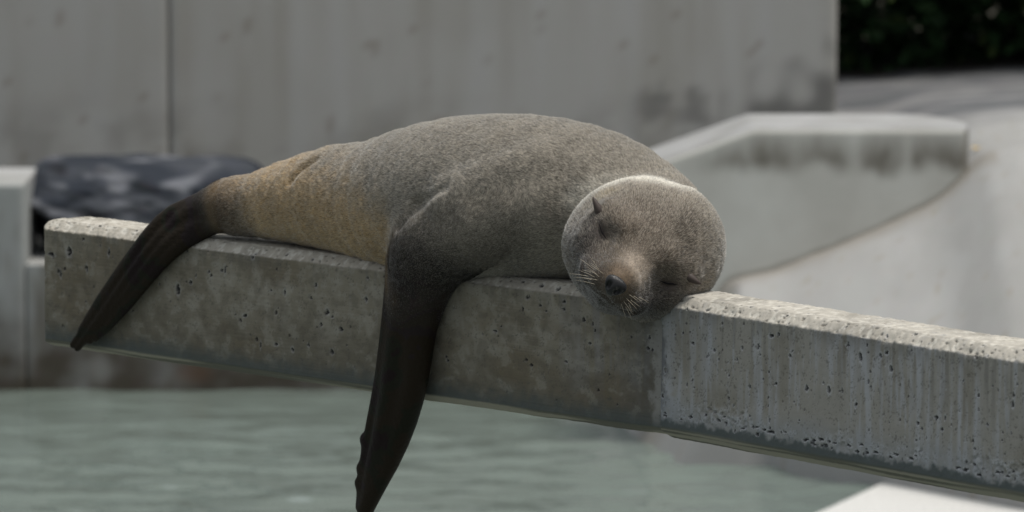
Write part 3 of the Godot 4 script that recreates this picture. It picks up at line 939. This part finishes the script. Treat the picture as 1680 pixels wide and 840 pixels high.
	spots = [
		[w * Vector3(-0.062, 0.002, 0.075), 0.027, Color(0.055, 0.049, 0.047), 0.85],
		[w * Vector3(0.057, 0.002, 0.078), 0.025, Color(0.050, 0.043, 0.040), 0.8],
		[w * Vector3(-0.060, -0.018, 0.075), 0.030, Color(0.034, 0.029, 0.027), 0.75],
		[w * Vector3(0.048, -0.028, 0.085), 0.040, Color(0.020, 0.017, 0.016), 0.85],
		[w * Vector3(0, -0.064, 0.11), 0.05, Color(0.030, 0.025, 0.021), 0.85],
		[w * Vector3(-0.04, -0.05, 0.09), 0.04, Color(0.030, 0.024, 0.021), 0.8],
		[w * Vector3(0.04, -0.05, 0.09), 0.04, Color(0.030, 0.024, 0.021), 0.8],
		[w * Vector3(0.010, 0.006, 0.125), 0.027, Color(0.38, 0.315, 0.25), 0.85],
		[w * Vector3(0.0, -0.012, 0.152), 0.022, Color(0.15, 0.105, 0.068), 0.7],
		[w * Vector3(-0.02, 0.05, 0.075), 0.035, Color(0.125, 0.085, 0.055), 0.5],
		[w * Vector3(-0.078, 0.036, 0.02), 0.022, Color(0.27, 0.22, 0.14), 0.8],
		[w * Vector3(0.080, 0.030, 0.02), 0.024, Color(0.24, 0.19, 0.12), 0.7],
		[w * Vector3(-0.102, 0.006, -0.028), 0.041, Color(0.58, 0.55, 0.48), 0.92],  # pale ruff edge: rim light painted into the coat, also in the spots below
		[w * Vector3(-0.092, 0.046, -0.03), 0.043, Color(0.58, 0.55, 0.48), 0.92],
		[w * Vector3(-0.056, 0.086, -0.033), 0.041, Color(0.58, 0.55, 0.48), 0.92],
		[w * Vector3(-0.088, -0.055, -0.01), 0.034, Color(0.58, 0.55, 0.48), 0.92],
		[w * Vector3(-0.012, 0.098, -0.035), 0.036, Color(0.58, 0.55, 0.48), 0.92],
		[w * Vector3(-0.066, -0.02, 0.05), 0.036, Color(0.034, 0.028, 0.025), 0.75],
		[w * Vector3(0.006, 0.055, 0.06), 0.085, Color(0.085, 0.067, 0.050), 0.85],  # crown darker than its edges: sheen falloff put into the coat colour
		[Vector3(-0.20, 0.01, -0.22), 0.11, Color(0.38, 0.255, 0.115), 0.85],
		[Vector3(-0.12, 0.02, -0.14), 0.08, Color(0.38, 0.255, 0.115), 0.85],
		[Vector3(-0.27, 0.05, -0.30), 0.09, Color(0.25, 0.175, 0.085), 0.6],
		[Vector3(-0.30, 0.06, -0.37), 0.15, Color(0.37, 0.25, 0.118), 0.85],
		[Vector3(-0.19, -0.01, -0.22), 0.15, Color(0.37, 0.25, 0.118), 0.8],
		[Vector3(-0.368, 0.035, -0.42), 0.07, Color(0.05, 0.034, 0.024), 0.85],
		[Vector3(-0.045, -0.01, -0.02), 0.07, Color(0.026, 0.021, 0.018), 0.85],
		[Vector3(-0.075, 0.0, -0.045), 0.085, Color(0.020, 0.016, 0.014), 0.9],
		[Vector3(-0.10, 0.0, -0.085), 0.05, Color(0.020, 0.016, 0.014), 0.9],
		[Vector3(0.05, 0.00, 0.06), 0.085, Color(0.075, 0.065, 0.054), 0.6]]  # lower body under the shoulder: mostly shade, put into the coat colour


func build_seal() -> void:
	shape_seal()
	var root := thing("seal", "sleeping brown-grey fur seal draped along the concrete beam, one flipper hanging down", "seal", Vector3(-0.05, 1.233, -8.2))
	# one continuous skin: the field is sampled only in the blocks that the surface crosses, then meshed as surface nets
	var cell := 0.0034
	var block := 6
	var side := cell * block
	var lo := Vector3(-0.66, -0.42, -0.66)
	var dims := Vector3i(ceili(1.06 / side), ceili(0.68 / side), ceili(1.02 / side))
	var values := {}
	var lists := {}
	var near := side * 0.87 + 0.004
	var work := []
	for bi in range(0, dims.x, 2):
		for bj in range(0, dims.y, 2):
			for bk in range(0, dims.z, 2):
				var c2 := lo + Vector3(bi + 1, bj + 1, bk + 1) * side
				var close := []
				var any := false
				for e in bone:
					var di := bone_d(e, c2)
					if di < side * 1.74 + 0.045:
						close.append(e)
						any = any or di < side * 1.74 + 0.03
				if not any:
					continue
				var d0 := field(c2, close, [])
				if absf(d0) > side * 1.74 + 0.02:
					continue
				var cc := []
				for c in cuts:
					var v: Vector3 = c2 - c[0]
					var h: float = clampf(v.dot(c[1]) * c[2], 0.0, 1.0)
					if (v - c[1] * h).length() - c[3] < side * 1.74 + 0.03:
						cc.append(c)
				for q in 8:
					var b := Vector3i(bi + (q & 1), bj + ((q >> 1) & 1), bk + (q >> 2))
					var m := lo + (Vector3(b) + Vector3.ONE * 0.5) * side
					if absf(field(m, close, cc)) < near + 0.004:
						work.append([b, close, cc])
	var V := PackedVector3Array()
	var VC := PackedColorArray()
	var VF := PackedVector3Array()
	var Vfur := PackedFloat32Array()
	var at := {}
	var stride := Vector3i(1, 4096, 4096 * 4096)
	for wk in work:
		var b0: Vector3i = wk[0] * block
		for i in block + 1:
			for j in block + 1:
				for k in block + 1:
					var key := (b0.x + i) + (b0.y + j) * 4096 + (b0.z + k) * 16777216
					if not values.has(key):
						values[key] = field(lo + Vector3(b0.x + i, b0.y + j, b0.z + k) * cell, wk[1], wk[2])
	var corner := [0, 1, 4096, 4097, 16777216, 16777217, 16781312, 16781313]
	var edges := [[0, 1], [2, 3], [4, 5], [6, 7], [0, 2], [1, 3], [4, 6], [5, 7], [0, 4], [1, 5], [2, 6], [3, 7]]
	var cp := []
	for q in 8:
		cp.append(Vector3(q & 1, (q >> 1) & 1, q >> 2))
	var f := PackedFloat32Array()
	f.resize(8)
	for wk in work:
		var b0: Vector3i = wk[0] * block
		for i in block:
			for j in block:
				for k in block:
					var key := (b0.x + i) + (b0.y + j) * 4096 + (b0.z + k) * 16777216
					var inside := 0
					for q in 8:
						f[q] = values[key + corner[q]]
						if f[q] < 0.0:
							inside += 1
					if inside == 0 or inside == 8:
						continue
					var sum := Vector3.ZERO
					var n := 0
					for e in edges:
						var fa := f[e[0]]
						var fb_ := f[e[1]]
						if (fa < 0.0) != (fb_ < 0.0):
							sum += cp[e[0]].lerp(cp[e[1]], fa / (fa - fb_))
							n += 1
					var p := lo + (Vector3(b0.x + i, b0.y + j, b0.z + k) + sum / n) * cell
					at[key] = V.size()
					V.append(p)
					# colour, fur and lie of the fur from the bones near by
					var tw := 0.0
					var col := Vector3.ZERO
					var fur := 0.0
					var flow := Vector3.ZERO
					for e in wk[1]:
						var d := bone_d(e, p)
						if d < 0.05:
							var w := exp(-maxf(d, -0.004) / 0.009)
							var cc: Color = COAT[e[7]]
							tw += w
							col += Vector3(cc.r, cc.g, cc.b) * w
							fur += e[8] * w
							flow += e[9] * w
					col /= tw
					fur /= tw
					var c := Color(col.x, col.y, col.z)
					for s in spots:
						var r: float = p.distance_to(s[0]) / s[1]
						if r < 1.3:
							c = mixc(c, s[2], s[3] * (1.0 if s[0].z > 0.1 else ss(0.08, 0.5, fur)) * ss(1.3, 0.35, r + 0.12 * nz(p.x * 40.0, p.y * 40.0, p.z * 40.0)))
					for l in lids:
						fur *= lerpf(0.12, 1.0, ss(0.007, 0.018, p.distance_to(l[2])))
					c = c * (1.0 + 0.14 * fb(p.x * 14.0, p.y * 14.0, p.z * 14.0))
					VC.append(c)
					Vfur.append(fur)
					VF.append(flow.normalized())
	var I := PackedInt32Array()
	for key in at:
		var f0: float = values[key]
		for ax in 3:
			var step: int = [1, 4096, 16777216][ax]
			var s1: int = [4096, 16777216, 1][ax]
			var s2: int = [16777216, 1, 4096][ax]
			var f1: float = values[key + step]
			if (f0 < 0.0) == (f1 < 0.0):
				continue
			var a: int = at.get(key, -1)
			var b: int = at.get(key - s1, -1)
			var c: int = at.get(key - s1 - s2, -1)
			var d: int = at.get(key - s2, -1)
			if b < 0 or c < 0 or d < 0:
				continue
			if f0 < 0.0:
				I.append_array(PackedInt32Array([a, c, b, a, d, c]))
			else:
				I.append_array(PackedInt32Array([a, b, c, a, c, d]))
	var N := PackedVector3Array()
	N.resize(V.size())
	for t in range(0, I.size(), 3):
		var g := (V[I[t + 2]] - V[I[t]]).cross(V[I[t + 1]] - V[I[t]])
		N[I[t]] += g
		N[I[t + 1]] += g
		N[I[t + 2]] += g
	for k in N.size():
		N[k] = N[k].normalized()
	var skin := mat(0.58, 0.25)
	skin.heightmap_enabled = true
	skin.heightmap_texture = noise_tex(0.05, 3, 256, 3)
	skin.heightmap_scale = 0.10
	skin.uv1_triplanar = true
	skin.uv1_scale = Vector3.ONE * 9.0
	part("body", arrays(V, N, VC, I), skin, root)
	grow_fur(V, N, VC, VF, Vfur, I, root)
	build_face(root)


func grow_fur(V: PackedVector3Array, N: PackedVector3Array, VC: PackedColorArray, VF: PackedVector3Array, Vfur: PackedFloat32Array, I: PackedInt32Array, root: Node3D) -> void:
	var P := PackedVector3Array()
	var HN := PackedVector3Array()
	var C := PackedColorArray()
	var H := PackedInt32Array()
	var density := 1150000.0
	var owed := 0.0
	for t in range(0, I.size(), 3):
		var a := I[t]
		var b := I[t + 1]
		var c := I[t + 2]
		var fur := (Vfur[a] + Vfur[b] + Vfur[c]) / 3.0
		if fur < 0.06:
			continue
		owed += (V[b] - V[a]).cross(V[c] - V[a]).length() * 0.5 * density * minf(1.0, fur * 1.6)
		while owed > 0.0:
			owed -= rng.randf() * 2.0
			var u := rng.randf()
			var v := rng.randf()
			if u + v > 1.0:
				u = 1.0 - u
				v = 1.0 - v
			var p := V[a] + (V[b] - V[a]) * u + (V[c] - V[a]) * v
			var n := N[a]
			var flow := VF[a]
			flow = (flow - n * flow.dot(n)).normalized()
			var clump := Vector3(nz(p.x * 95.0, p.y * 95.0, p.z * 95.0), nz(p.x * 95.0 + 70.0, p.y * 95.0, p.z * 95.0), nz(p.x * 95.0, p.y * 95.0 + 70.0, p.z * 95.0))
			var lie := flow * 0.9 + n * (0.27 + 0.08 * rng.randfn()) + clump * 0.2 + Vector3(rng.randfn(), rng.randfn(), rng.randfn()) * 0.13
			lie -= n * minf(0.0, lie.dot(n) - 0.12)
			lie = lie.normalized()
			var length := (0.0020 + 0.0026 * fur) * rng.randf_range(0.7, 1.25)
			var wide := rng.randf_range(0.00032, 0.0005)
			var across := lie.cross(n).normalized() * wide
			var bend := p + lie * length * 0.55
			var tip := p + lie * length + flow * length * 0.18
			var base := VC[a]
			var grizzle := rng.randf()
			var shade := (0.78 + 0.44 * rng.randf()) * (1.0 + 0.36 * nz(p.x * 300.0, p.y * 300.0, p.z * 300.0) + 0.2 * nz(p.x * 120.0, p.y * 120.0, p.z * 120.0))
			var c0 := base * (0.62 * shade)
			var c1 := base * shade
			var c2 := base * (1.15 * shade)
			if grizzle > 0.55:
				c2 = mixc(base, Color(0.52, 0.47, 0.39), 0.42 * fur) * (0.8 + 0.5 * rng.randf())
				c1 = mixc(c1, c2, 0.45)
			elif grizzle < 0.16:
				c1 = base * 0.5
				c2 = base * 0.6
			var k := P.size()
			P.append(p - n * 0.0008 - across)
			P.append(p - n * 0.0008 + across)
			P.append(bend - across * 0.8)
			P.append(bend + across * 0.8)
			P.append(tip)
			var hn := (n + 0.22 * clump + Vector3(rng.randfn(), rng.randfn(), rng.randfn()) * 0.12).normalized()
			for q in 5:
				HN.append(hn)
			C.append(c0); C.append(c0); C.append(c1); C.append(c1); C.append(c2)
			H.append(k); H.append(k + 2); H.append(k + 1)
			H.append(k + 1); H.append(k + 2); H.append(k + 3)
			H.append(k + 2); H.append(k + 4); H.append(k + 3)
	var m := mat(0.62, 0.3)
	m.backlight_enabled = true
	m.backlight = Color(0.5, 0.5, 0.5)
	m.rim_enabled = true
	m.rim = 0.7
	m.rim_tint = 0.5
	var f := part("fur", arrays(P, HN, C, H), m, root)
	f.set_meta("kind", "stuff")
	print("tufts ", P.size() / 5, " skin triangles ", I.size() / 3)


func build_face(root: Node3D) -> void:
	# leathery nose
	var P := PackedVector3Array()
	var nu := 40
	var nv := 24
	for i in nu:
		var th := TAU * i / (nu - 1)
		for j in nv:
			var ph := PI * (j / (nv - 1.0) - 0.5)
			var d := Vector3(cos(ph) * cos(th), sin(ph), cos(ph) * sin(th))
			var e := Vector3(d.x * 0.0150 * (1.0 + 0.42 * d.y), d.y * 0.0145, d.z * 0.0095)
			for s in [-1.0, 1.0]:
				var g := Vector2(e.x - 0.0072 * s - 0.002 * s * d.y, e.y + 0.0012)
				e.z -= 0.005 * ss(0.0046, 0.0016, Vector2(g.x, g.y * 0.6).length()) * ss(0.0, 0.4, d.z)
			e.z -= 0.0012 * ss(0.0016, 0.0, absf(e.x)) * ss(0.2, -0.6, d.y)
			P.append(e)
	var leather := mat(0.30, 0.4, false)
	leather.albedo_color = Color(0.010, 0.0095, 0.010).linear_to_srgb()
	leather.heightmap_enabled = true
	leather.heightmap_texture = noise_tex(0.06, 5, 256, 3)
	leather.heightmap_scale = 0.04
	leather.uv1_triplanar = true
	leather.uv1_scale = Vector3.ONE * 60.0
	var nose := part("nose", grid(P, nu, nv, PackedColorArray(), true), leather, root)
	nose.transform = Transform3D(head.basis, head_skin(0.0, -0.0235) + head.basis.z * 0.001)
	# ears: short rolled cones laid back and outward
	var earskin := mat(0.6, 0.4, false)
	earskin.albedo_color = Color(0.045, 0.033, 0.028).linear_to_srgb()
	for s in [-1.0, 1.0]:
		var out := Vector3(0.86 * s, 0.45 if s < 0.0 else 0.1, 0.12 if s < 0.0 else 0.3).normalized()
		var p := head.affine_inverse() * head_skin(-0.080 if s < 0.0 else 0.077, 0.024 if s < 0.0 else 0.028)
		p -= out * 0.004
		var back := Vector3(0.25 * s, 0.1, -0.95).normalized()
		var pts := []
		var radii := []
		for k in 7:
			var t := k / 6.0
			pts.append(head * (p + out * ((0.021 if s < 0.0 else 0.020) * t) + back * (0.006 * t * t)))
			radii.append([0.0066, 0.0064, 0.0055, 0.0046, 0.0037, 0.0028, 0.0008][k])
		part("ear", tube(pts, radii, 12), earskin, root)
	# the dark line where each closed lid meets
	var lid := mat(0.8, 0.15, false)
	lid.albedo_color = Color(0.010, 0.009, 0.010).linear_to_srgb()
	for l in lids:
		part("eyelid", tube(l, [0.0003, 0.0010, 0.0012, 0.0010, 0.0003], 8), lid, root)
	# whiskers
	var horn := mat(0.4, 0.5, false)
	horn.albedo_color = Color(0.36, 0.31, 0.23).linear_to_srgb()
	for s in [-1.0, 1.0]:
		for k in (12 if s < 0.0 else 9):
			var row := k % 4
			var r0: float = s * (0.022 + 0.0062 * (k / 4) + 0.002 * rng.randf())
			var u0 := -0.024 - 0.0062 * row + 0.002 * rng.randf()
			var p := head_skin(r0, u0)
			var dir := head.basis * Vector3(0.95 * s, 0.28 - 0.24 * row + 0.15 * rng.randfn(), 0.30 + 0.1 * rng.randfn()).normalized()
			var droop := head.basis * Vector3(0, -0.2, -0.75) + Vector3(0, -0.25, 0)
			var length := rng.randf_range(0.014, 0.031) * (1.0 if s < 0.0 else 0.75)
			var pts := []
			for q in 6:
				var t := q / 5.0
				pts.append(p + dir * length * t + droop * length * 0.35 * t * t)
			part("whisker", tube(pts, [0.00028, 0.00026, 0.00023, 0.00019, 0.00014, 0.00005], 5), horn, root)


# ---------------------------------------------------------------- litter
func build_litter() -> void:
	var lm := mat(0.7, 0.3, false)
	lm.albedo_color = Color(0.42, 0.3, 0.12).linear_to_srgb()
	for l in [[1.161, -13.35, 0.5, "fallen yellow-brown leaf lying on the bare ramp", 0.036], [1.17, -14.72, 1.7, "small yellowish leaf on the ramp just behind the rounded end of the low wall", 0.026]]:
		var P := PackedVector3Array()
		for i in 9:
			var t := i / 8.0
			var w := 0.42 * pow(sin(PI * minf(t * 0.95 + 0.03, 1.0)), 0.8)
			for j in 5:
				var q := (j - 2) / 2.0
				P.append(Vector3((t - 0.5), 0.10 * t * t + 0.13 * q * q * w, q * w) * l[4])
		var leaf := part("fallen_leaf", grid(P, 9, 5, PackedColorArray(), true), lm, self)
		var y := ramp_y(l[0], l[1])
		leaf.position = Vector3(l[0], y + 0.006, l[1])
		leaf.rotation = Vector3(0.0, l[2], 0.0)
		tag(leaf, l[3], "leaf", "fallen leaves on the ramp")
